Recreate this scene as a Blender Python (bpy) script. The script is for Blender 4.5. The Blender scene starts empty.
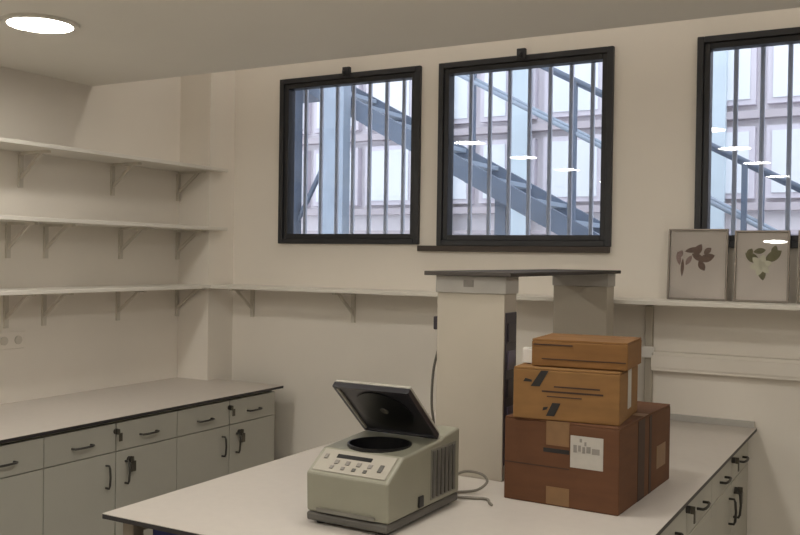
import bpy, bmesh, math, random
from mathutils import Matrix, Vector
random.seed(7)
R = math.radians
scene = bpy.context.scene
COL = scene.collection

# ------------------------------------------------------------------ camera
cam_data = bpy.data.cameras.new('camera')
cam = bpy.data.objects.new('camera', cam_data)
COL.objects.link(cam)
YAW, PITCH, ROLL = R(29.288), R(-0.651), R(0.822)
cam_data.sensor_width = 36.0
cam_data.lens = 913.417 / 800 * 36.0
cam_data.clip_start = 0.05
cam_data.clip_end = 200
fwd0 = Vector((-math.sin(YAW), math.cos(YAW), 0))
rt = Vector((math.cos(YAW), math.sin(YAW), 0))
fwd = fwd0 * math.cos(PITCH) + Vector((0, 0, 1)) * math.sin(PITCH)
up = rt.cross(fwd)
cr = rt * math.cos(ROLL) + up * math.sin(ROLL)
cu = up * math.cos(ROLL) - rt * math.sin(ROLL)
m = Matrix((cr, cu, -fwd)).transposed().to_4x4()
m.translation = Vector((0, 0, 1.6))
cam.matrix_world = m
scene.camera = cam

# ------------------------------------------------------------------ world: even overcast sky
world = bpy.data.worlds.new('overcast_sky')
scene.world = world
world.use_nodes = True
wb = world.node_tree.nodes['Background']
wb.inputs['Color'].default_value = (0.90, 0.94, 1.0, 1)
wb.inputs['Strength'].default_value = 2.3

scene.view_settings.view_transform = 'Standard'
scene.view_settings.look = 'None'
scene.view_settings.exposure = 0.0
scene.view_settings.gamma = 1.0
scene.view_settings.use_curve_mapping = False
LAMP = 56.0          # emission of the ceiling downlights


# ------------------------------------------------------------------ materials
def srgb(r, g, b):
    f = lambda c: (c / 255) / 12.92 if c / 255 <= 0.04045 else (((c / 255) + 0.055) / 1.055) ** 2.4
    return (f(r), f(g), f(b), 1)


def mat(name, col, rough=0.6, var=0.06, scale=6.0, bump=0.0, bscale=120.0, metal=0.0, spec=0.5, stretch=None):
    mt = bpy.data.materials.new(name)
    mt.use_nodes = True
    nt = mt.node_tree
    b = nt.nodes['Principled BSDF']
    b.inputs['Roughness'].default_value = rough
    b.inputs['Metallic'].default_value = metal
    b.inputs['Specular IOR Level'].default_value = spec
    tc = nt.nodes.new('ShaderNodeTexCoord')
    mp = nt.nodes.new('ShaderNodeMapping')
    nt.links.new(tc.outputs['Object'], mp.inputs['Vector'])
    if stretch:
        mp.inputs['Scale'].default_value = stretch
    nz = nt.nodes.new('ShaderNodeTexNoise')
    nz.inputs['Scale'].default_value = scale
    nz.inputs['Detail'].default_value = 4
    nt.links.new(mp.outputs['Vector'], nz.inputs['Vector'])
    rp = nt.nodes.new('ShaderNodeValToRGB')
    rp.color_ramp.elements[0].position = 0.3
    rp.color_ramp.elements[1].position = 0.7
    rp.color_ramp.elements[0].color = tuple(max(0, c * (1 - var)) for c in col[:3]) + (1,)
    rp.color_ramp.elements[1].color = tuple(min(1, c * (1 + var)) for c in col[:3]) + (1,)
    nt.links.new(nz.outputs['Fac'], rp.inputs['Fac'])
    nt.links.new(rp.outputs['Color'], b.inputs['Base Color'])
    if bump:
        n2 = nt.nodes.new('ShaderNodeTexNoise')
        n2.inputs['Scale'].default_value = bscale
        nt.links.new(mp.outputs['Vector'], n2.inputs['Vector'])
        bp = nt.nodes.new('ShaderNodeBump')
        bp.inputs['Strength'].default_value = bump
        bp.inputs['Distance'].default_value = 0.003
        nt.links.new(n2.outputs['Fac'], bp.inputs['Height'])
        nt.links.new(bp.outputs['Normal'], b.inputs['Normal'])
    return mt


def emit(name, col, s):
    mt = bpy.data.materials.new(name)
    mt.use_nodes = True
    nt = mt.node_tree
    nt.nodes.clear()
    o = nt.nodes.new('ShaderNodeOutputMaterial')
    e = nt.nodes.new('ShaderNodeEmission')
    e.inputs['Color'].default_value = col
    e.inputs['Strength'].default_value = s
    nt.links.new(e.outputs[0], o.inputs[0])
    return mt


def thin_glass(name, tint, refl=1.0):
    mt = bpy.data.materials.new(name)
    mt.use_nodes = True
    nt = mt.node_tree
    nt.nodes.clear()
    o = nt.nodes.new('ShaderNodeOutputMaterial')
    t = nt.nodes.new('ShaderNodeBsdfTransparent')
    t.inputs['Color'].default_value = tint
    g = nt.nodes.new('ShaderNodeBsdfGlossy')
    g.inputs['Roughness'].default_value = 0.015
    f = nt.nodes.new('ShaderNodeFresnel')
    f.inputs['IOR'].default_value = 1.5
    mul = nt.nodes.new('ShaderNodeMath')
    mul.operation = 'MULTIPLY'
    mul.inputs[1].default_value = refl
    nt.links.new(f.outputs[0], mul.inputs[0])
    mx = nt.nodes.new('ShaderNodeMixShader')
    nt.links.new(mul.outputs[0], mx.inputs[0])
    nt.links.new(t.outputs[0], mx.inputs[1])
    nt.links.new(g.outputs[0], mx.inputs[2])
    nt.links.new(mx.outputs[0], o.inputs[0])
    return mt


M = {}
M['wall'] = mat('wall_paint', (0.81, 0.757, 0.685, 1), 0.75, 0.025, 2.0, 0.15, 180)
M['ceil'] = mat('ceiling_paint', (0.82, 0.785, 0.72, 1), 0.85, 0.02, 1.5, 0.1, 150)
M['floor'] = mat('vinyl_floor', (0.42, 0.40, 0.36, 1), 0.5, 0.15, 14)
M['shelf'] = mat('white_melamine', (0.72, 0.685, 0.62, 1), 0.5, 0.02, 3)
M['bracket'] = mat('bracket_enamel', (0.62, 0.575, 0.50, 1), 0.5, 0.03, 20)
M['cab'] = mat('cabinet_laminate', (0.46, 0.445, 0.39, 1), 0.5, 0.03, 5)
M['carcass'] = mat('cabinet_carcass', (0.40, 0.40, 0.34, 1), 0.6, 0.03, 5)
M['plinth'] = mat('plinth_grey', (0.10, 0.10, 0.10, 1), 0.6, 0.05, 10)
M['top'] = mat('worktop_laminate', (0.55, 0.505, 0.46, 1), 0.38, 0.02, 30)
M['edge'] = mat('worktop_dark_core', (0.025, 0.022, 0.024, 1), 0.5, 0.1, 30)
M['handle'] = mat('dark_handle', (0.035, 0.032, 0.028, 1), 0.4, 0.1, 40)
M['key'] = mat('key_metal', (0.12, 0.11, 0.09, 1), 0.35, 0.1, 40, metal=0.6)
M['winframe'] = mat('anthracite_frame', (0.022, 0.023, 0.027, 1), 0.45, 0.1, 25)
M['sill'] = mat('brown_sill', (0.05, 0.035, 0.027, 1), 0.5, 0.1, 25)
M['pane'] = thin_glass('window_glass', (0.95, 0.97, 1, 1), 1.0)
M['bar'] = mat('galvanised_bar', (0.52, 0.56, 0.65, 1), 0.5, 0.05, 20)
M['steel'] = mat('blue_grey_steel', (0.115, 0.15, 0.21, 1), 0.55, 0.12, 5)
M['steel2'] = mat('pale_blue_steel', (0.30, 0.36, 0.44, 1), 0.55, 0.10, 5)
M['facade'] = mat('facade_render', (0.74, 0.71, 0.74, 1), 0.85, 0.06, 0.8, 0.2, 40)
M['ledge'] = mat('facade_ledge', (0.52, 0.47, 0.50, 1), 0.8, 0.06, 2)
M['fwin'] = mat('facade_window_frame', (0.66, 0.62, 0.68, 1), 0.6, 0.04, 3)
M['fpane'] = mat('facade_pane_sky_white', (0.80, 0.83, 0.87, 1), 0.3, 0.02, 2)  # window glass; the bright sky it reflects is put into the colour
M['fpane2'] = mat('facade_pale_blue_panel', (0.55, 0.64, 0.70, 1), 0.4, 0.08, 2)
M['ground'] = mat('courtyard_concrete', (0.40, 0.40, 0.40, 1), 0.9, 0.1, 3, 0.3, 60)
M['plate'] = mat('rack_head_grey', (0.44, 0.42, 0.39, 1), 0.5, 0.04, 12)
M['column'] = mat('rack_column_cream', (0.45, 0.405, 0.335, 1), 0.5, 0.03, 6)
M['socket'] = mat('socket_black', (0.035, 0.028, 0.04, 1), 0.4, 0.1, 30)
M['socket2'] = mat('socket_violet_grey', (0.13, 0.11, 0.17, 1), 0.4, 0.1, 30)
M['board'] = mat('rack_board_grey', (0.075, 0.066, 0.06, 1), 0.75, 0.05, 12, spec=0.15)
M['white'] = mat('white_plastic', (0.75, 0.72, 0.68, 1), 0.45, 0.02, 10)
M['cen'] = mat('centrifuge_beige', (0.27, 0.262, 0.205, 1), 0.42, 0.03, 15, 0.08, 400)
M['cen_panel'] = mat('centrifuge_panel', (0.38, 0.35, 0.295, 1), 0.45, 0.03, 15)
M['cen_rim'] = mat('centrifuge_lid_rim', (0.40, 0.38, 0.33, 1), 0.4, 0.03, 15)
M['cen_base'] = mat('centrifuge_base', (0.10, 0.095, 0.085, 1), 0.5, 0.06, 15)
M['cen_dark'] = mat('centrifuge_black', (0.008, 0.008, 0.009, 1), 0.35, 0.1, 15)
M['cen_liner'] = mat('lid_liner', (0.022, 0.021, 0.026, 1), 0.35, 0.1, 15)
M['vent'] = mat('vent_grey', (0.18, 0.17, 0.145, 1), 0.5, 0.06, 15)
M['box1'] = mat('brown_cardboard', (0.115, 0.045, 0.0165, 1), 0.8, 0.10, 9, 0.1, 200, stretch=(1, 1, 4))
M['box2'] = mat('tan_cardboard', (0.235, 0.118, 0.036, 1), 0.8, 0.10, 9, 0.1, 200, stretch=(1, 1, 4))
M['box3'] = mat('kraft_cardboard', (0.21, 0.098, 0.026, 1), 0.8, 0.10, 9, 0.1, 200, stretch=(1, 1, 4))
M['tape'] = mat('tan_tape', (0.21, 0.115, 0.05, 1), 0.5, 0.08, 30)
M['blacktape'] = mat('dark_tape', (0.05, 0.024, 0.014, 1), 0.7, 0.1, 30)
M['paper'] = mat('label_paper', (0.46, 0.43, 0.385, 1), 0.7, 0.04, 40)
M['ink'] = mat('black_ink', (0.014, 0.012, 0.011, 1), 0.6, 0.1, 40)
M['inkgrey'] = mat('grey_ink', (0.24, 0.22, 0.20, 1), 0.6, 0.1, 40)
M['cord'] = mat('grey_cord', (0.20, 0.18, 0.15, 1), 0.5, 0.06, 40)
M['blackcord'] = mat('dark_cord', (0.10, 0.09, 0.075, 1), 0.5, 0.06, 40)
M['frame'] = mat('silver_frame', (0.27, 0.235, 0.20, 1), 0.35, 0.06, 40, metal=0.3)
M['framedark'] = mat('dark_frame', (0.10, 0.075, 0.06, 1), 0.4, 0.06, 40)
M['mount'] = mat('herbarium_paper', (0.85, 0.77, 0.70, 1), 0.8, 0.05, 8)
M['leafbrown'] = mat('dried_leaf_brown', (0.25, 0.165, 0.13, 1), 0.8, 0.2, 60)
M['leafpink'] = mat('dried_leaf_pink', (0.45, 0.32, 0.29, 1), 0.8, 0.2, 60)
M['leafgreen'] = mat('dried_leaf_olive', (0.24, 0.22, 0.12, 1), 0.8, 0.2, 60)
M['petal'] = mat('cream_petal', (0.92, 0.89, 0.72, 1), 0.7, 0.05, 60)
M['frameglass'] = thin_glass('picture_glass', (0.97, 0.97, 0.97, 1), 1.0)
M['blue'] = mat('blue_upholstery', (0.012, 0.018, 0.11, 1), 0.7, 0.15, 60, 0.3, 300)
M['leg'] = mat('taupe_metal_leg', (0.25, 0.21, 0.16, 1), 0.45, 0.05, 20)
M['chairbase'] = mat('black_nylon', (0.02, 0.02, 0.022, 1), 0.5, 0.1, 20)
M['lamp'] = emit('downlight_glow', (1.0, 0.955, 0.87, 1), LAMP)
M['lamp2'] = emit('dim_downlight_glow', (1.0, 0.93, 0.84, 1), LAMP * .31)
M['lampring'] = mat('downlight_ring', (0.75, 0.72, 0.66, 1), 0.4, 0.02, 10)


# ------------------------------------------------------------------ mesh helpers
def bx(bm, x0, x1, y0, y1, z0, z1):
    v = [bm.verts.new(p) for p in ((x0, y0, z0), (x1, y0, z0), (x1, y1, z0), (x0, y1, z0),
                                   (x0, y0, z1), (x1, y0, z1), (x1, y1, z1), (x0, y1, z1))]
    for f in ((3, 2, 1, 0), (4, 5, 6, 7), (0, 1, 5, 4), (1, 2, 6, 5), (2, 3, 7, 6), (3, 0, 4, 7)):
        bm.faces.new([v[i] for i in f])


def prism(bm, pts, axis, a, b):
    """extrude a 2D polygon along an axis; pts are the two other coordinates in xyz order"""
    def mk(p, t):
        return {'x': (t, p[0], p[1]), 'y': (p[0], t, p[1]), 'z': (p[0], p[1], t)}[axis]
    va = [bm.verts.new(mk(p, a)) for p in pts]
    vb = [bm.verts.new(mk(p, b)) for p in pts]
    bm.faces.new(va)
    bm.faces.new(vb[::-1])
    n = len(pts)
    for i in range(n):
        bm.faces.new((va[i], vb[i], vb[(i + 1) % n], va[(i + 1) % n]))


def cyl(bm, c, r, h, n=24, axis='z', r2=None):
    r2 = r if r2 is None else r2
    def mk(u, v, w):
        return {'z': (c[0] + u, c[1] + v, c[2] + w), 'x': (c[0] + w, c[1] + u, c[2] + v),
                'y': (c[0] + u, c[1] + w, c[2] + v)}[axis]
    a = [bm.verts.new(mk(r * math.cos(2 * math.pi * i / n), r * math.sin(2 * math.pi * i / n), 0)) for i in range(n)]
    b = [bm.verts.new(mk(r2 * math.cos(2 * math.pi * i / n), r2 * math.sin(2 * math.pi * i / n), h)) for i in range(n)]
    bm.faces.new(a[::-1])
    bm.faces.new(b)
    for i in range(n):
        bm.faces.new((a[i], a[(i + 1) % n], b[(i + 1) % n], b[i]))


def ring(bm, c, ro, ri, h, n=32):
    vs = []
    for r, z in ((ri, 0), (ro, 0), (ro, h), (ri, h)):
        vs.append([bm.verts.new((c[0] + r * math.cos(2 * math.pi * i / n), c[1] + r * math.sin(2 * math.pi * i / n), c[2] + z)) for i in range(n)])
    for k in range(4):
        a, b = vs[k], vs[(k + 1) % 4]
        for i in range(n):
            bm.faces.new((a[i], a[(i + 1) % n], b[(i + 1) % n], b[i]))


def catmull(pts, sub=6):
    pts = [Vector(p) for p in pts]
    out = []
    for i in range(len(pts) - 1):
        p0 = pts[max(i - 1, 0)]; p1 = pts[i]; p2 = pts[i + 1]; p3 = pts[min(i + 2, len(pts) - 1)]
        for k in range(sub):
            t = k / sub
            out.append(0.5 * ((2 * p1) + (p2 - p0) * t + (2 * p0 - 5 * p1 + 4 * p2 - p3) * t * t + (3 * p1 - p0 - 3 * p2 + p3) * t ** 3))
    out.append(pts[-1])
    return out


def tube(bm, pts, r, n=8):
    pts = [Vector(p) for p in pts]
    rings = []
    prev = None
    for i, p in enumerate(pts):
        d = (pts[min(i + 1, len(pts) - 1)] - pts[max(i - 1, 0)]).normalized()
        if prev is None:
            ref = Vector((0, 0, 1)) if abs(d.z) < 0.9 else Vector((1, 0, 0))
            a = d.cross(ref).normalized()
        else:
            a = (prev - d * prev.dot(d)).normalized()
        prev = a
        b = d.cross(a)
        rings.append([bm.verts.new(p + (a * math.cos(2 * math.pi * k / n) + b * math.sin(2 * math.pi * k / n)) * r) for k in range(n)])
    for i in range(len(rings) - 1):
        for k in range(n):
            bm.faces.new((rings[i][k], rings[i][(k + 1) % n], rings[i + 1][(k + 1) % n], rings[i + 1][k]))
    bm.faces.new(rings[0][::-1])
    bm.faces.new(rings[-1])


def obj(name, bm, mt, parent=None, bevel=0.0, smooth=False, seg=2):
    bmesh.ops.recalc_face_normals(bm, faces=bm.faces)
    me = bpy.data.meshes.new(name)
    bm.to_mesh(me)
    bm.free()
    me.materials.append(M[mt])
    if smooth:
        for p in me.polygons:
            p.use_smooth = True
    o = bpy.data.objects.new(name, me)
    COL.objects.link(o)
    if parent is not None:
        o.parent = parent
    if bevel:
        md = o.modifiers.new('bevel', 'BEVEL')
        md.width = bevel
        md.segments = seg
        md.limit_method = 'ANGLE'
        md.angle_limit = R(35)
    return o


def box(name, d, mt, parent=None, bevel=0.0):
    bm = bmesh.new()
    bx(bm, *d)
    return obj(name, bm, mt, parent, bevel)


def tag(o, label=None, cat=None, group=None, kind=None):
    if label: o['label'] = label
    if cat: o['category'] = cat
    if group: o['group'] = group
    if kind: o['kind'] = kind
    return o


def thing(name, label, cat, loc=(0, 0, 0), rz=0.0, group=None):
    o = bpy.data.objects.new(name, None)
    o.empty_display_size = 0.1
    COL.objects.link(o)
    o.location = loc
    o.rotation_euler = (0, 0, rz)
    return tag(o, label, cat, group)


def copy_tree(o, parent=None):
    c = o.copy()
    COL.objects.link(c)
    c.parent = parent
    for ch in list(o.children):
        copy_tree(ch, c)
    return c


def struct(o, label, cat):
    return tag(o, label, cat, None, 'structure')


# ------------------------------------------------------------------ room shell
LW, RW, BW, RE = -3.627, 2.6, 4.11, -2.6
CZ, CT, UZ = 2.44, 3.266, 3.5
struct(box('floor', (LW - .2, RW + .2, RE - .2, BW + .125, -.1, 0), 'floor'), 'grey vinyl floor of the laboratory', 'floor')
struct(box('wall_left', (LW - .2, LW, RE, BW + .125, 0, UZ), 'wall'), 'cream painted wall behind the left shelves', 'wall')
struct(box('wall_right', (RW, RW + .2, RE, BW + .125, 0, UZ), 'wall'), 'cream painted wall on the right side', 'wall')
struct(box('wall_rear', (LW - .2, RW + .2, RE - .2, RE, 0, UZ), 'wall'), 'cream painted wall behind the viewer', 'wall')
WIN = [(-3.074, -2.193, 1.666, 2.573), (-2.088, -1.200, 1.660, 2.573), (-0.831, 0.055, 1.660, 2.573)]
bm = bmesh.new()
zlo, zhi = 1.668, 2.571
bx(bm, LW, RW, BW, BW + .125, 0, zlo)
bx(bm, LW, RW, BW, BW + .125, zhi, UZ)
xs = [LW] + [e for w in WIN for e in (w[0] + .002, w[1] - .002)] + [RW]
for i in range(0, len(xs), 2):
    bx(bm, xs[i], xs[i + 1], BW, BW + .125, zlo, zhi)
struct(obj('wall_back', bm, 'wall'), 'cream painted wall with three barred windows', 'wall')
# pilaster in the corner
struct(box('wall_corner', (LW, -3.405, 3.90, BW, 0, UZ), 'wall'), 'square painted pilaster in the corner between the shelves and windows', 'pillar')
# dropped ceiling that stops short of the window wall, higher strip beyond it
bm = bmesh.new()
bx(bm, LW, RW, RE, CT, CZ, CZ + .04)
bx(bm, LW, RW, CT - .03, CT, CZ + .04, UZ)
bx(bm, LW, RW, CT - .03, BW + .125, UZ, UZ + .08)
struct(obj('ceiling', bm, 'ceil'), 'plain dropped ceiling ending before the window wall', 'ceiling')


# ------------------------------------------------------------------ windows
def window(n, x0, x1, z0, z1, label):
    root = bpy.data.objects.new('window_%d' % n, None)
    COL.objects.link(root)
    struct(root, label, 'window')
    yf = BW - .022
    f = .028
    def frame(name, a0, a1, b0, b1, w, y0, y1, mt):
        bm = bmesh.new()
        bx(bm, a0, a0 + w, y0, y1, b0, b1)
        bx(bm, a1 - w, a1, y0, y1, b0, b1)
        bx(bm, a0 + w, a1 - w, y0, y1, b1 - w, b1)
        bx(bm, a0 + w, a1 - w, y0, y1, b0, b0 + w)
        return obj(name, bm, mt, root, .003)
    frame('window_frame', x0, x1, z0, z1, f, yf, BW + .075, 'winframe')
    frame('sash', x0 + f, x1 - f, z0 + f, z1 - f, .026, yf + .012, BW + .055, 'winframe')
    box('pane', (x0 + f + .02, x1 - f - .02, BW + .02, BW + .026, z0 + f + .02, z1 - f - .02), 'pane', root)
    xc = (x0 + x1) / 2
    if n < 3:
        bm = bmesh.new()
        bx(bm, xc - .022, xc + .022, yf - .012, yf + .01, z1 - .02, z1 + .03)
        bx(bm, xc - .009, xc + .009, yf - .035, yf - .012, z1 - .012, z1 + .008)
        obj('latch', bm, 'winframe', root, .003)
    return root


window(1, *WIN[0], 'dark framed barred window nearest the left shelves')
window(2, *WIN[1], 'dark framed barred window in the middle above the island rack')
window(3, *WIN[2], 'dark framed barred window on the right behind the framed pictures')
s = box('trim_1', (-2.192, -1.205, BW - .03, BW + .001, 1.632, 1.66), 'sill', None, .003)
struct(s, 'dark brown sill strip under the middle window', 'sill')

grille_lab = ['security grille outside the window nearest the left shelves',
              'security grille outside the middle window above the rack',
              'security grille outside the right window behind the pictures']
bars = [[-3.005 + .1055 * i for i in range(-0, 7)], [-1.98 + .1062 * i for i in range(0, 7)], [-0.694 + .111 * i for i in range(0, 7)]]
bar_me = None
for k, (x0, x1, z0, z1) in enumerate(WIN):
    g = thing('window_grille', grille_lab[k], 'grille', (0, 4.25, 0), 0, 'window security grilles')
    for z in (1.62, 2.61):
        box('rail', (x0 - .03, x1 + .03, -.0145, -.009, z - .012, z + .012), 'bar', g)
    for x in bars[k]:
        if bar_me is None:
            bm = bmesh.new()
            bx(bm, -.01, .01, -.0085, .0085, 1.61, 2.63)
            o = obj('bar', bm, 'bar', g, .004)
            bar_me = o
        else:
            o = bar_me.copy()
            COL.objects.link(o)
            o.parent = g
        o.location = (x, 0, 0)

# ------------------------------------------------------------------ outside
struct(box('ground', (-16, 12, BW + .125, 16, -.2, 0), 'ground'), 'concrete courtyard outside the windows', 'ground')
# building across the courtyard
bd = thing('building', 'pale lavender building across the courtyard beyond the bars', 'building', (0, 9, 0))
box('facade_wall', (-14, 8, .06, .5, 0, 6.5), 'facade', bd)
for z in (2.12, 2.97, 4.3):
    box('ledge', (-14, 8, -.06, .06, z - .04, z + .03), 'ledge', bd)
box('ledge', (-14, 8, -.03, .06, 1.86, 1.90), 'ledge', bd)
wx = -6.95
i = 0
while wx < 3:
    for z0, z1 in ((2.19, 2.86), (3.06, 3.95)):
        wn = box('facade_window', (wx, wx + .62, -.03, .06, z0, z1), 'fwin', bd)
        box('pane', (wx + .05, wx + .295, -.045, -.031, z0 + .05, z1 - .05), 'fpane', wn)
        box('pane', (wx + .325, wx + .57, -.045, -.031, z0 + .05, z1 - .05), 'fpane', wn)
    wx += .72
    i += 1
for a, b in ((-1.75, -1.54), (-3.68, -3.48), (-4.55, -4.38)):
    box('facade_pilaster', (a, b, -.12, -.046, 0, 6.4), 'fpane2', bd)

# steel stair
st = thing('outdoor_staircase', 'blue grey steel staircase descending to the right outside the windows', 'staircase', (0, 6.5, 0))
SL = -.538
zt = lambda x: 3.0 + (x + 4.252) * SL
XA, XB = -4.75, 1.1
for y in (0, .82):
    bm = bmesh.new()
    prism(bm, [(XA, zt(XA)), (XB, zt(XB)), (XB, zt(XB) - .17), (XA, zt(XA) - .17)], 'y', y, y + .05)
    obj('stringer', bm, 'steel', st)
x = XA + .1
tread = None
while x < XB - .1:
    if tread is None:
        bm = bmesh.new()
        bx(bm, 0, .27, .051, .819, -.035, 0)
        tread = o = obj('tread', bm, 'steel2', st)
    else:
        o = tread.copy()
        COL.objects.link(o)
        o.parent = st
    o.location = (x, 0, zt(x + .27) - .005)
    x += .31
for y in (.025, .845):
    for dz, r, hm in ((1.03, .02, 'steel'), (.64, .016, 'steel2')):
        bm = bmesh.new()
        tube(bm, [(XA, y, zt(XA) + dz), (XB, y, zt(XB) + dz)], r, 8)
        obj('handrail', bm, hm, st, smooth=True)
    for x in (-3.4, -2.2, -1.0, .2):
        bm = bmesh.new()
        bx(bm, x - .018, x + .018, y - .018, y + .018, zt(x) - .02, zt(x) + 1.03)
        obj('baluster', bm, 'steel', st)
for a, b, y, mt in ((-4.81, -4.62, -.13, 'steel'), (-4.37, -4.13, -.13, 'steel2'), (-2.86, -2.77, .1, 'steel')):
    top = 5.0 if a < -4 else zt(a) - .1
    box('post', (a, b, y, y + .11, 0, top), mt, st)
bm = bmesh.new()
bx(bm, -7.4, XA, 0, .87, zt(XA) - .17, zt(XA))
obj('landing', bm, 'steel', st)
bm = bmesh.new()
tube(bm, [(-4.16, -.05, 2.75), (-4.72, -.05, 1.75)], .022, 8)
obj('brace', bm, 'steel', st)

# ------------------------------------------------------------------ ceiling downlights
lamp_lab = {(-2.80, 2.29): 'round glowing ceiling downlight seen at the top left of the picture'}
proto = None
for lx in (-2.80, -1.15, .55):
    for ly in (2.29, 1.25, .15, -1.2):
        lab = lamp_lab.get((lx, ly), 'round ceiling downlight out of the picture, above or behind the viewer')
        if proto is None:
            t = thing('downlight', lab, 'ceiling light', (lx, ly - .015, CZ), 0, 'ceiling downlights')
            bm = bmesh.new()
            ring(bm, (0, 0, -.012), .135, .115, .012)
            obj('trim_ring', bm, 'lampring', t)
            bm = bmesh.new()
            cyl(bm, (0, 0, -.008), .1145, .006, 32)
            obj('diffuser', bm, 'lamp', t)
            proto = t
        else:
            t = copy_tree(proto)
            t.location = (lx, ly - .015, CZ)
            t['label'] = lab
# the same fitting in the higher ceiling strip over the window wall
for k, lx in enumerate((-3.0, -2.1, -1.2, -.3, .6)):
    t = copy_tree(proto)
    t.location = (lx, 3.68, UZ)
    t['label'] = 'round ceiling downlight hidden above the window wall beyond the dropped ceiling'
    t['group'] = 'downlights above the window wall'
    for c in t.children:
        if c.name.startswith('diffuser'):
            c.data = c.data.copy()
            c.data.materials[0] = M['lamp2']


# ------------------------------------------------------------------ shelves
def bracket_left(parent, y, ztop):
    bm = bmesh.new()
    bx(bm, 0, .012, -.011, .011, -.165, -.012)
    bx(bm, .012, .2, -.009, .009, -.012, 0)
    prism(bm, [(.012, -.125), (.012, -.105), (.135, -.012), (.158, -.012)], 'y', -.005, .005)
    o = obj('bracket', bm, 'bracket', parent)
    o.location = (LW, y, ztop)
    return o


sh = [(1.7345, 'middle'), (2.0625, 'top'), (1.413, 'bottom')]
brk = {'top': (2.19, 2.84, 3.40, 3.885), 'middle': (2.2, 2.775, 2.985, 3.46, 3.885), 'bottom': (2.2, 2.768, 2.978, 3.445, 3.885)}
for z, nm in sh:
    t = thing('wall_shelf', 'white shelf board on the left wall, %s of the three' % nm, 'shelf', (0, 0, 0), 0, 'left wall shelves')
    bm = bmesh.new()
    x1, yp = -3.356, 3.899
    prism(bm, [(LW + .001, 1.0), (x1, 1.0), (x1, 4.0), (-3.404, 4.0), (-3.404, yp), (LW + .001, yp)], 'z', z, z + .018)
    obj('board', bm, 'shelf', t, .002)
    for y in brk[nm]:
        bracket_left(t, y, z)

t = thing('wall_shelf', 'long white shelf board running under the windows on the back wall', 'shelf')
box('board', (-3.354, 1.6, 3.86, BW - .001, 1.414, 1.432), 'shelf', t, .002)
x = -3.257
while x < -1.2:
    o = bracket_left(t, 0, 1.414)
    o.rotation_euler = (0, 0, R(-90))
    o.location = (x, BW, 1.414)
    x += .675

# double socket on the left wall
t = thing('wall_socket', 'small double socket on the left wall under the bottom shelf', 'socket', (LW, 2.795, 1.19))
box('plate', (0, .009, -.075, .075, -.04, .04), 'wall', t, .003)
for y in (-.038, .038):
    bm = bmesh.new()
    cyl(bm, (.009, y, 0), .02, .004, 20, 'x')
    obj('socket', bm, 'bracket', t)

# trunking along back wall on the right and the riser behind the boxes
t = thing('cable_trunking', 'cream cable trunking along the back wall under the right shelf', 'trunking', (0, BW, 0))
box('duct', (-1.0, 1.6, -.045, 0, 1.115, 1.20), 'wall', t, .003)
box('duct_lid', (-1.0, 1.6, -.051, -.0455, 1.13, 1.185), 'wall', t, .002)
t = thing('conduit', 'pale vertical conduit on the back wall behind the cardboard boxes', 'conduit', (-1.018, BW, 0))
box('pipe', (-.017, .017, -.03, 0, .902, 1.402), 'column', t, .006)
box('junction_box', (-.03, .03, -.045, -.0305, 1.17, 1.22), 'white', t, .004)


# ------------------------------------------------------------------ cabinets (front faces +X, origin on floor at front centre)
def bow(bm, p, q, out, r=.0048):
    p = Vector(p); q = Vector(q); out = Vector(out)
    pts = [p, p + out * .8, p + (q - p) * .12 + out, p + (q - p) * .5 + out * 1.12, q + (p - q) * .12 + out, q + out * .8, q]
    tube(bm, pts, r, 8)


def cabinet(w, depth, label, loc, group):
    t = thing('base_cabinet', label, 'cabinet', loc, 0, group)
    h = w / 2
    box('body', (-depth, -.02, -h + .001, h - .001, .1, .8855), 'carcass', t)
    box('plinth', (-depth, -.07, -h + .001, h - .001, 0, .1), 'plinth', t)
    for s in (-1, 1):
        a, b = sorted((s * .003, s * (h - .002)))
        d = box('drawer', (-.02, 0, a, b, .752, .872), 'cab', t, .0015)
        c = (a + b) / 2
        bm = bmesh.new()
        bow(bm, (0, c - .048, .803), (0, c + .048, .803), (.024, 0, 0))
        obj('pull', bm, 'handle', d, smooth=True)
        d = box('door', (-.02, 0, a, b, .112, .748), 'cab', t, .0015)
        y = s * .054
        bm = bmesh.new()
        bow(bm, (0, y, .605), (0, y, .70), (.024, 0, 0))
        obj('handle', bm, 'handle', d, smooth=True)
        if s == 1:
            bm = bmesh.new()
            cyl(bm, (0, y + .02, .705), .013, .012, 16, 'x')
            k = obj('lock', bm, 'handle', d)
            bm = bmesh.new()
            bx(bm, .0125, .03, y + .018, y + .022, .69, .72)
            bx(bm, .026, .030, y + .008, y + .034, .655, .70)
            obj('key', bm, 'key', d)
    bm = bmesh.new()
    cyl(bm, (-.005, -.004, .838), .012, .018, 16, 'x')
    l = obj('lock', bm, 'handle', t)
    bm = bmesh.new()
    bx(bm, .013, .027, -.007, -.003, .826, .85)
    bx(bm, .022, .026, -.006, .012, .797, .832)
    obj('key', bm, 'key', t)
    return t


for yc, lab in ((3.5575, 'pale two-door cabinet at the far end under the left worktop'),
                (2.8125, 'pale two-door cabinet second from the far end under the left worktop'),
                (2.0675, 'pale two-door cabinet cut by the left edge under the left worktop'),
                (1.3225, 'pale two-door cabinet under the left worktop nearest the viewer, out of frame')):
    cabinet(.745, .64, lab, (-2.958, yc, 0), 'cabinets under the left worktop')
for yc, lab in ((3.69, 'pale two-door cabinet on the right side of the island, against the back wall'),
                (2.88, 'pale two-door cabinet on the right side of the island, nearer the viewer')):
    cabinet(.81, .56, lab, (-.592, yc, 0), 'cabinets under the island')


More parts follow.
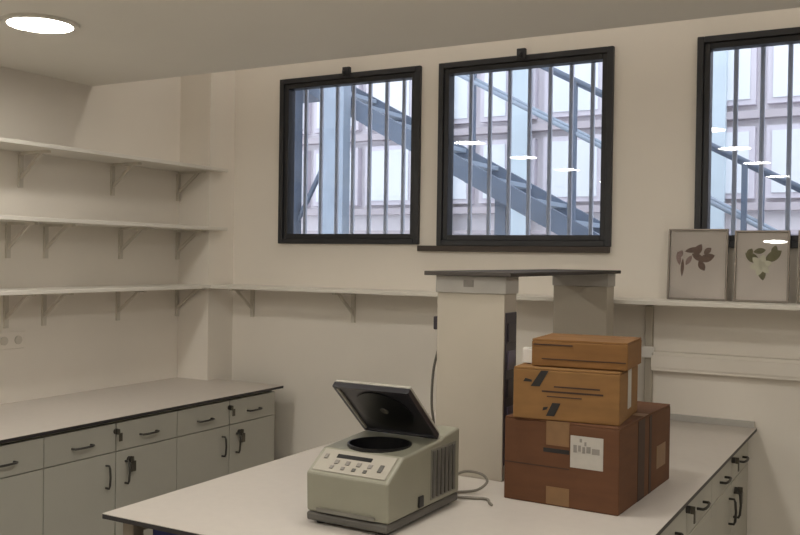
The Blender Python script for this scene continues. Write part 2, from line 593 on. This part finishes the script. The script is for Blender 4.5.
def worktop(name, label, x0, x1, y0, y1):
    t = thing(name, label, 'worktop', (0, 0, 0))
    box('dark_core', (x0, x1, y0, y1, .886, .898), 'edge', t)
    box('laminate', (x0, x1, y0, y1, .8981, .90), 'top', t)
    return t


worktop('worktop', 'long white worktop with dark edge along the left wall', LW + .001, -2.941, .95, 3.98)
isl = worktop('island_worktop', 'white island worktop with dark edge carrying centrifuge and boxes', -1.887, -.561, 1.748, 4.105)
# the strip of wall upstand at the island's far end
u = box('upstand', (-1.0, -.57, 4.085, 4.108, .9005, .925), 'plate', isl)
fr = isl
for lx in (-1.835, -.64):
    for ly in (1.79, 3.9) if lx < -1 else (1.79,):
        box('leg', (lx - .02, lx + .02, ly, ly + .04, 0, .8855 if ly < 3 else .845), 'leg', fr, .003)
box('rail', (-1.814, -1.16, 3.9, 3.94, .8455, .8855), 'leg', fr)
box('rail', (-1.855, -1.815, 1.831, 4.1, .8455, .8855), 'leg', fr)

# blue chair under the near end of the island
ch = thing('lab_chair', 'dark blue chair tucked under the near left corner of the island', 'chair', (-1.59, 2.035, 0), R(0))
bm = bmesh.new()
for k in range(5):
    a = 2 * math.pi * k / 5 + .3
    tube(bm, [(0, 0, .11), (.13 * math.cos(a), .13 * math.sin(a), .095), (.26 * math.cos(a), .26 * math.sin(a), .065)], .018, 8)
obj('star_base', bm, 'chairbase', ch, smooth=True)
for k in range(5):
    a = 2 * math.pi * k / 5 + .3
    bm = bmesh.new()
    cyl(bm, (.25 * math.cos(a), .25 * math.sin(a) - .012, .028), .028, .024, 16, 'y')
    obj('castor', bm, 'chairbase', ch)
bm = bmesh.new()
cyl(bm, (0, 0, .1), .025, .36, 16)
obj('gas_lift', bm, 'chairbase', ch)
bm = bmesh.new()
bx(bm, -.21, .21, -.2, .2, .46, .52)
obj('seat', bm, 'blue', ch, .025, seg=4)
bm = bmesh.new()
tube(bm, catmull([(0, -.1, .45), (0, -.2, .46), (0, -.265, .52), (0, -.262, .66)]), .014, 8)
obj('back_support', bm, 'chairbase', ch, smooth=True)
bm = bmesh.new()
nx = 8
pts = []
for i in range(nx + 1):
    u = -1 + 2 * i / nx
    pts.append((u * .19, -.25 + .035 * u * u))
poly = pts + [(p[0], p[1] + .045) for p in pts[::-1]]
prism(bm, poly, 'z', .60, .880)
obj('backrest', bm, 'blue', ch, .015, seg=3)

# ------------------------------------------------------------------ reagent rack on the island
rk = thing('reagent_rack', 'cream two-column shelf rack with thin dark top board on the island', 'rack', (0, 0, 0))
for y0, first in ((2.65, True), (3.75, False)):
    c = box('column', (-1.345, -1.11, y0, y0 + .10, .9005, 1.488), 'column', rk, .002)
    box('head_plate', (-1.35, -1.105, y0 - .004, y0 + .104, 1.4885, 1.543), 'plate', c, .002)
    if first:
        box('badge', (-1.25, -1.215, y0 - .0055, y0 - .0042, 1.508, 1.53), 'inkgrey', c)
    if not first:
        continue
    stp = box('socket_strip', (-1.1095, -1.106, y0 + .006, y0 + .094, .95, 1.43), 'socket', c, .003)
    for k in range(5):
        z = .985 + k * .088
        box('socket', (-1.1058, -1.102, y0 + .02, y0 + .08, z, z + .06), 'socket2' if k % 2 else 'socket', c, .004)
box('top_board', (-1.380, -1.078, 2.62, 3.84, 1.5435, 1.557), 'board', rk, .002)
# cable box on the column's left face with the cable hanging down
t = thing('black_switch', 'small black switch on the left face of the near rack column with hanging cable', 'switch', (-1.345, 2.70, 1.385))
box('switch_body', (-.03, -.0005, -.02, .02, -.022, .022), 'socket', t, .004)
bm = bmesh.new()
tube(bm, catmull([(-.012, 0, -.022), (-.018, 0, -.08), (-.034, -.005, -.16), (-.036, -.01, -.27), (-.022, -.012, -.37), (-.03, -.02, -.45), (-.04, -.03, -.478)]), .0045, 8)
obj('cable', bm, 'blackcord', t, smooth=True)

# ------------------------------------------------------------------ cardboard boxes
def carton(name, label, loc, rz, w, d, h, mt, flaps=True):
    """origin at front-left bottom corner"""
    t = thing(name, label, 'box', loc, rz, 'cardboard boxes stacked on the island')
    box('body', (0, w, 0, d, 0, h - .006), mt, t, .003)
    box('flap', (.001, w - .001, .001, d / 2 - .0015, h - .0058, h), mt, t, .0015)
    box('flap', (.001, w - .001, d / 2 + .0015, d - .001, h - .0058, h), mt, t, .0015)
    return t


e = .0012
b1 = carton('cardboard_box', 'large dark brown cardboard box at the bottom of the stack', (-1.031, 2.478, .9003), R(-2.2), .343, .515, .241, 'box1')
for nm, x0, x1, z0, z1, mt, k in (('tape', .130, .199, .172, .2405, 'tape', 1), ('tape', .132, .201, .004, .054, 'tape', 1),
                                  ('hand_hole', .122, .200, .151, .163, 'ink', 1), ('label', .203, .298, .117, .207, 'paper', 1),
                                  ('seam', .003, .20, .108, .111, 'blacktape', .5)):
    o = box(nm, (x0, x1, -e * k, -.0001, z0, z1), mt, b1)
    if nm == 'label':
        bm = bmesh.new()
        for a, b, c, d in ((.212, .222, .160, .181), (.226, .234, .164, .181), (.238, .246, .160, .178), (.25, .262, .162, .180), (.266, .288, .160, .176), (.23, .237, .19, .2), (.244, .250, .181, .192)):
            bx(bm, a, b, -e - .0006, -e, c, d)
        obj('print', bm, 'inkgrey', o)
o = box('side_tape', (.3431, .3442, .17, .235, .002, .235), 'blacktape', b1)
o = box('side_tape', (.3431, .3442, .28, .305, .002, .235), 'blacktape', b1)
o = box('side_label', (.3431, .3441, .36, .46, .06, .13), 'tape', b1)
o = box('top_tape', (.0, .343, .225, .275, .2412, .2420), 'tape', b1)

b2 = carton('cardboard_box', 'medium tan cardboard box with black marks, middle of the stack', (-1.0, 2.462, 1.1425), R(5), .305, .285, .147, 'box2')
for q in ([(.052, .094), (.078, .094), (.104, .140), (.082, .140)], [(.030, .106), (.055, .106), (.055, .112), (.036, .116)],
          [(.098, .012), (.122, .012), (.140, .05), (.116, .05)], [(.088, .026), (.10, .030), (.104, .038), (.09, .036)]):
    bm = bmesh.new()
    prism(bm, q, 'y', -e, -.0001)
    obj('printed_mark', bm, 'ink', b2)
bm = bmesh.new()
for x0, x1, z0, z1 in ((.085, .26, .079, .084), (.12, .25, .094, .098), (.10, .2, .066, .069)):
    bx(bm, x0, x1, -e, -.0001, z0, z1)
obj('printed_line', bm, 'blacktape', b2)
box('tape', (.3051, .3060, .12, .17, .03, .15), 'paper', b2)

b3 = carton('cardboard_box', 'flat kraft cardboard box on top of the stack', (-.958, 2.495, 1.292), R(5), .275, .225, .078, 'box3')
bm = bmesh.new()
bx(bm, .03, .27, -e, -.0001, .020, .023)
bx(bm, .005, .12, -e, -.0001, .060, .064)
obj('seam', bm, 'blacktape', b3)

t = thing('small_carton', 'small white carton beside the flat top cardboard box', 'carton', (-.9895, 2.56, 1.292), R(5))
box('body', (-.0165, .0165, -.015, .015, 0, .042), 'white', t, .002)
box('flap', (-.016, .016, -.0145, .0145, .0422, .0445), 'white', t)

# ------------------------------------------------------------------ centrifuge
ce = thing('centrifuge', 'beige bench centrifuge with raised dark lid on the island', 'centrifuge', (-1.251, 1.963, .9003), R(-1))
W, D = .250, .398
hw = W / 2
bm = bmesh.new()
prism(bm, [(.004, .032), (0, .135), (.078, .187), (.285, .2), (.30, .207), (D, .217), (D, .032)], 'x', -hw, hw)
body = obj('body', bm, 'cen', ce, .007, seg=3)
# cut the round chamber
bm = bmesh.new()
cyl(bm, (0, .165, .09), .088, .3, 48)
cut = obj('cutter', bm, 'cen', ce)
bo = body.modifiers.new('cut', 'BOOLEAN')
bo.object = cut
bo.operation = 'DIFFERENCE'
bpy.context.view_layer.update()
dg = bpy.context.evaluated_depsgraph_get()
nm = bpy.data.meshes.new_from_object(body.evaluated_get(dg))
body.modifiers.clear()
body.data = nm
bpy.data.objects.remove(cut)
bm = bmesh.new()
ring(bm, (0, .165, .091), .0878, .083, .1055, 48)
cyl(bm, (0, .165, .0905), .0875, .004, 48)
obj('chamber', bm, 'cen_dark', ce, smooth=False)
bm = bmesh.new()
cyl(bm, (0, .165, .0950), .074, .055, 32, r2=.05)
cyl(bm, (0, .165, .1505), .014, .02, 16)
obj('rotor', bm, 'cen_dark', ce)
bm = bmesh.new()
prism(bm, [(.003, .008), (.001, .031), (D - .002, .031), (D - .002, .008)], 'x', -hw + .001, hw - .001)
obj('base_skirt', bm, 'cen_base', ce, .006)
for sx in (-1, 1):
    for y in (.03, D - .03):
        bm = bmesh.new()
        cyl(bm, (sx * (hw - .03), y, 0), .013, .008, 16)
        obj('foot', bm, 'cen_dark', ce)
# control panel on the slope
pa = math.atan2(.052, .078)
pn = bpy.data.objects.new('panel_holder', None)
L = math.hypot(.052, .078)
def onpanel(name, u0, u1, v0, v1, h, mt, parent, off=0.0, bevel=0):
    o = box(name, (u0, u1, v0, v1, off, h), mt, None, bevel)
    o.data.transform(Matrix.Translation((0, 0, .135)) @ Matrix.Rotation(pa, 4, 'X'))
    o.parent = parent
    return o
pnl = onpanel('control_panel', -hw + .014, hw - .014, .010, L - .006, .0022, 'cen_panel', ce, .0005, .001)
onpanel('display', -.062, .045, .060, .073, .0034, 'cen_dark', pnl, .0023)
for k in range(4):
    u = -.058 + k * .034
    onpanel('button', u, u + .013, .038, .052, .0045, 'inkgrey', pnl, .0023, .001)
    onpanel('button', u - .005, u + .006, .020, .031, .0045, 'cen_base' if k in (2, 3) else 'inkgrey', pnl, .0023, .001)
onpanel('button', .078, .09, .030, .055, .005, 'cen_base', pnl, .0023, .001)
onpanel('button', -.098, -.088, .052, .068, .005, 'inkgrey', pnl, .0023, .001)
# side vents on the right and left faces
for s in (-1, 1):
    a, b = sorted((s * hw, s * (hw + .0015)))
    vg = box('vent_panel', (a, b, .225, .372, .045, .182), 'vent', ce)
    for k in range(6):
        y = .232 + k * .023
        a, b = sorted((s * (hw + .0016), s * (hw + .006)))
        box('slat', (a, b, y, y + .011, .05, .177), 'cen_base' if s > 0 else 'vent', vg, .001)
bm = bmesh.new()
bx(bm, hw, hw + .006, .155, .18, .04, .07)
obj('power_switch', bm, 'cen_dark', ce, .002)
bm = bmesh.new()
prism(bm, [(-.0006, .036), (-.0026, .036), (-.0026, .046), (-.0006, .046)], 'x', -.09, .09)
obj('front_groove', bm, 'vent', ce)
# lid: hinge at the back edge of the chamber, raised
LA = R(-41)
LT = Matrix.Translation((0, .282, .21)) @ Matrix.Rotation(LA, 4, 'X')
def lidpart(name, bm, mt, parent, bevel=0.0):
    bmesh.ops.transform(bm, matrix=LT, verts=bm.verts)
    return obj(name, bm, mt, parent, bevel)
lw, ll = .119, .222
bm = bmesh.new()
bx(bm, -lw, lw, -ll, 0, .004, .012)
lid = lidpart('lid', bm, 'cen_rim', ce, .003)
bm = bmesh.new()
for d in ((-lw, -lw + .008, -ll, 0), (lw - .008, lw, -ll, 0), (-lw + .008, lw - .008, -ll, -ll + .008), (-lw + .008, lw - .008, -.008, 0)):
    bx(bm, *d, -.012, .0038)
lidpart('lid_rim', bm, 'cen_liner', lid, .001)
bm = bmesh.new()
bx(bm, -lw + .0082, -lw + .012, -ll + .012, -.012, -.0115, -.0057)
lidpart('lid_trim', bm, 'cen_rim', lid)
bm = bmesh.new()
bx(bm, -lw + .0085, lw - .0085, -ll + .0085, -.0085, -.0055, .0036)
lidpart('lid_liner', bm, 'cen_liner', lid)
bm = bmesh.new()
cyl(bm, (0, -.118, -.0095), .084, .0038, 40)
lidpart('lid_seal', bm, 'cen_dark', lid)
bm = bmesh.new()
cyl(bm, (0, -.118, -.0118), .012, .002, 20)
lidpart('viewport', bm, 'cen_base', lid)
for sx in (-.08, .08):
    bm = bmesh.new()
    cyl(bm, (sx - .015, .288, .213), .008, .03, 16, 'x')
    obj('hinge', bm, 'cen_base', ce, smooth=False)

# power cord loops between the centrifuge and the rack
bm = bmesh.new()
tube(bm, catmull([(-1.16, 2.37, .935), (-1.165, 2.41, .955), (-1.15, 2.46, .966), (-1.105, 2.48, .96), (-1.085, 2.48, .94), (-1.11, 2.47, .915),
                  (-1.15, 2.46, .9055), (-1.18, 2.43, .9055), (-1.16, 2.395, .9055), (-1.10, 2.41, .9055), (-1.06, 2.42, .9055), (-1.035, 2.385, .9055), (-1.022, 2.37, .9055)], 6), .0042, 8)
o = obj('power_cord', bm, 'cord', None, smooth=True)
tag(o, 'looped grey power cord on the island between centrifuge and boxes', 'cord')


# ------------------------------------------------------------------ framed botanical pictures on the back shelf
def leaf(bm, cx, cz, a, l, w, y):
    n = 8
    pts = []
    for i in range(n + 1):
        t = i / n
        pts.append((t * l, w * math.sin(math.pi * t) ** .8))
    for i in range(n - 1, 0, -1):
        t = i / n
        pts.append((t * l, -w * math.sin(math.pi * t) ** .8))
    prism(bm, [(cx + p[0] * math.cos(a) - p[1] * math.sin(a), cz + p[0] * math.sin(a) + p[1] * math.cos(a)) for p in pts], 'y', y - .0012, y)


def picture(label, x0, x1, h, art):
    w = x1 - x0
    t = thing('framed_picture', label, 'picture', (x0, 4.055, 1.4335), 0, 'framed pictures on the back shelf')
    t.rotation_euler = (R(-3.4), 0, 0)
    f = .008
    bm = bmesh.new()
    bx(bm, 0, f, -.008, .012, 0, h)
    bx(bm, w - f, w, -.008, .012, 0, h)
    bx(bm, f, w - f, -.008, .012, 0, f)
    bx(bm, f, w - f, -.008, .012, h - f, h)
    obj('frame', bm, 'frame', t, .0015)
    box('backing', (f, w - f, .004, .011, f, h - f), 'mount', t)
    box('glass', (f, w - f, -.004, -.002, f, h - f), 'frameglass', t)
    if art == 1:
        for k, (cx, cz, a, l, wd, mt) in enumerate(((.07, .21, 10, .07, .012, 'leafbrown'), (.11, .19, 60, .06, .016, 'leafbrown'), (.13, .17, 20, .07, .018, 'leafbrown'),
                                                    (.13, .17, -60, .05, .014, 'leafbrown'), (.10, .20, -30, .06, .014, 'leafbrown'), (.15, .2, 40, .04, .012, 'leafbrown'),
                                                    (.05, .15, 100, .06, .010, 'leafpink'), (.06, .10, 88, .08, .007, 'leafbrown'), (.075, .15, 60, .05, .01, 'leafpink'),
                                                    (.04, .18, 60, .04, .012, 'leafpink'))):
            bm = bmesh.new()
            leaf(bm, cx, cz, R(a), l, wd, .0035 - .0003 * (k % 4))
            obj('pressed_leaf', bm, mt, t)
    else:
        for k, (cx, cz, a, l, wd, mt) in enumerate(((.10, .165, 145, .07, .018, 'leafgreen'), (.12, .17, 35, .08, .02, 'leafgreen'), (.105, .15, -80, .06, .015, 'leafgreen'),
                                                    (.075, .21, 10, .05, .012, 'leafgreen'), (.15, .2, 70, .04, .012, 'leafgreen'), (.05, .19, 60, .04, .012, 'leafgreen'))):
            bm = bmesh.new()
            leaf(bm, cx, cz, R(a), l, wd, .0035 - .0003 * (k % 4))
            obj('pressed_leaf', bm, mt, t)
        for k in range(6):
            a = R(60 * k + 15)
            bm = bmesh.new()
            leaf(bm, .105, .155, a, .046, .0135, .0020)
            obj('petal', bm, 'petal', t)
    return t


picture('framed pressed plant with reddish brown leaves, left of the shelf pictures', -.934, -.684, .307, 1)
picture('framed pressed plant with olive leaves and a cream flower', -.658, -.441, .300, 2)
picture('framed picture cut off by the right edge of the photograph', -.410, -.19, .300, 1)
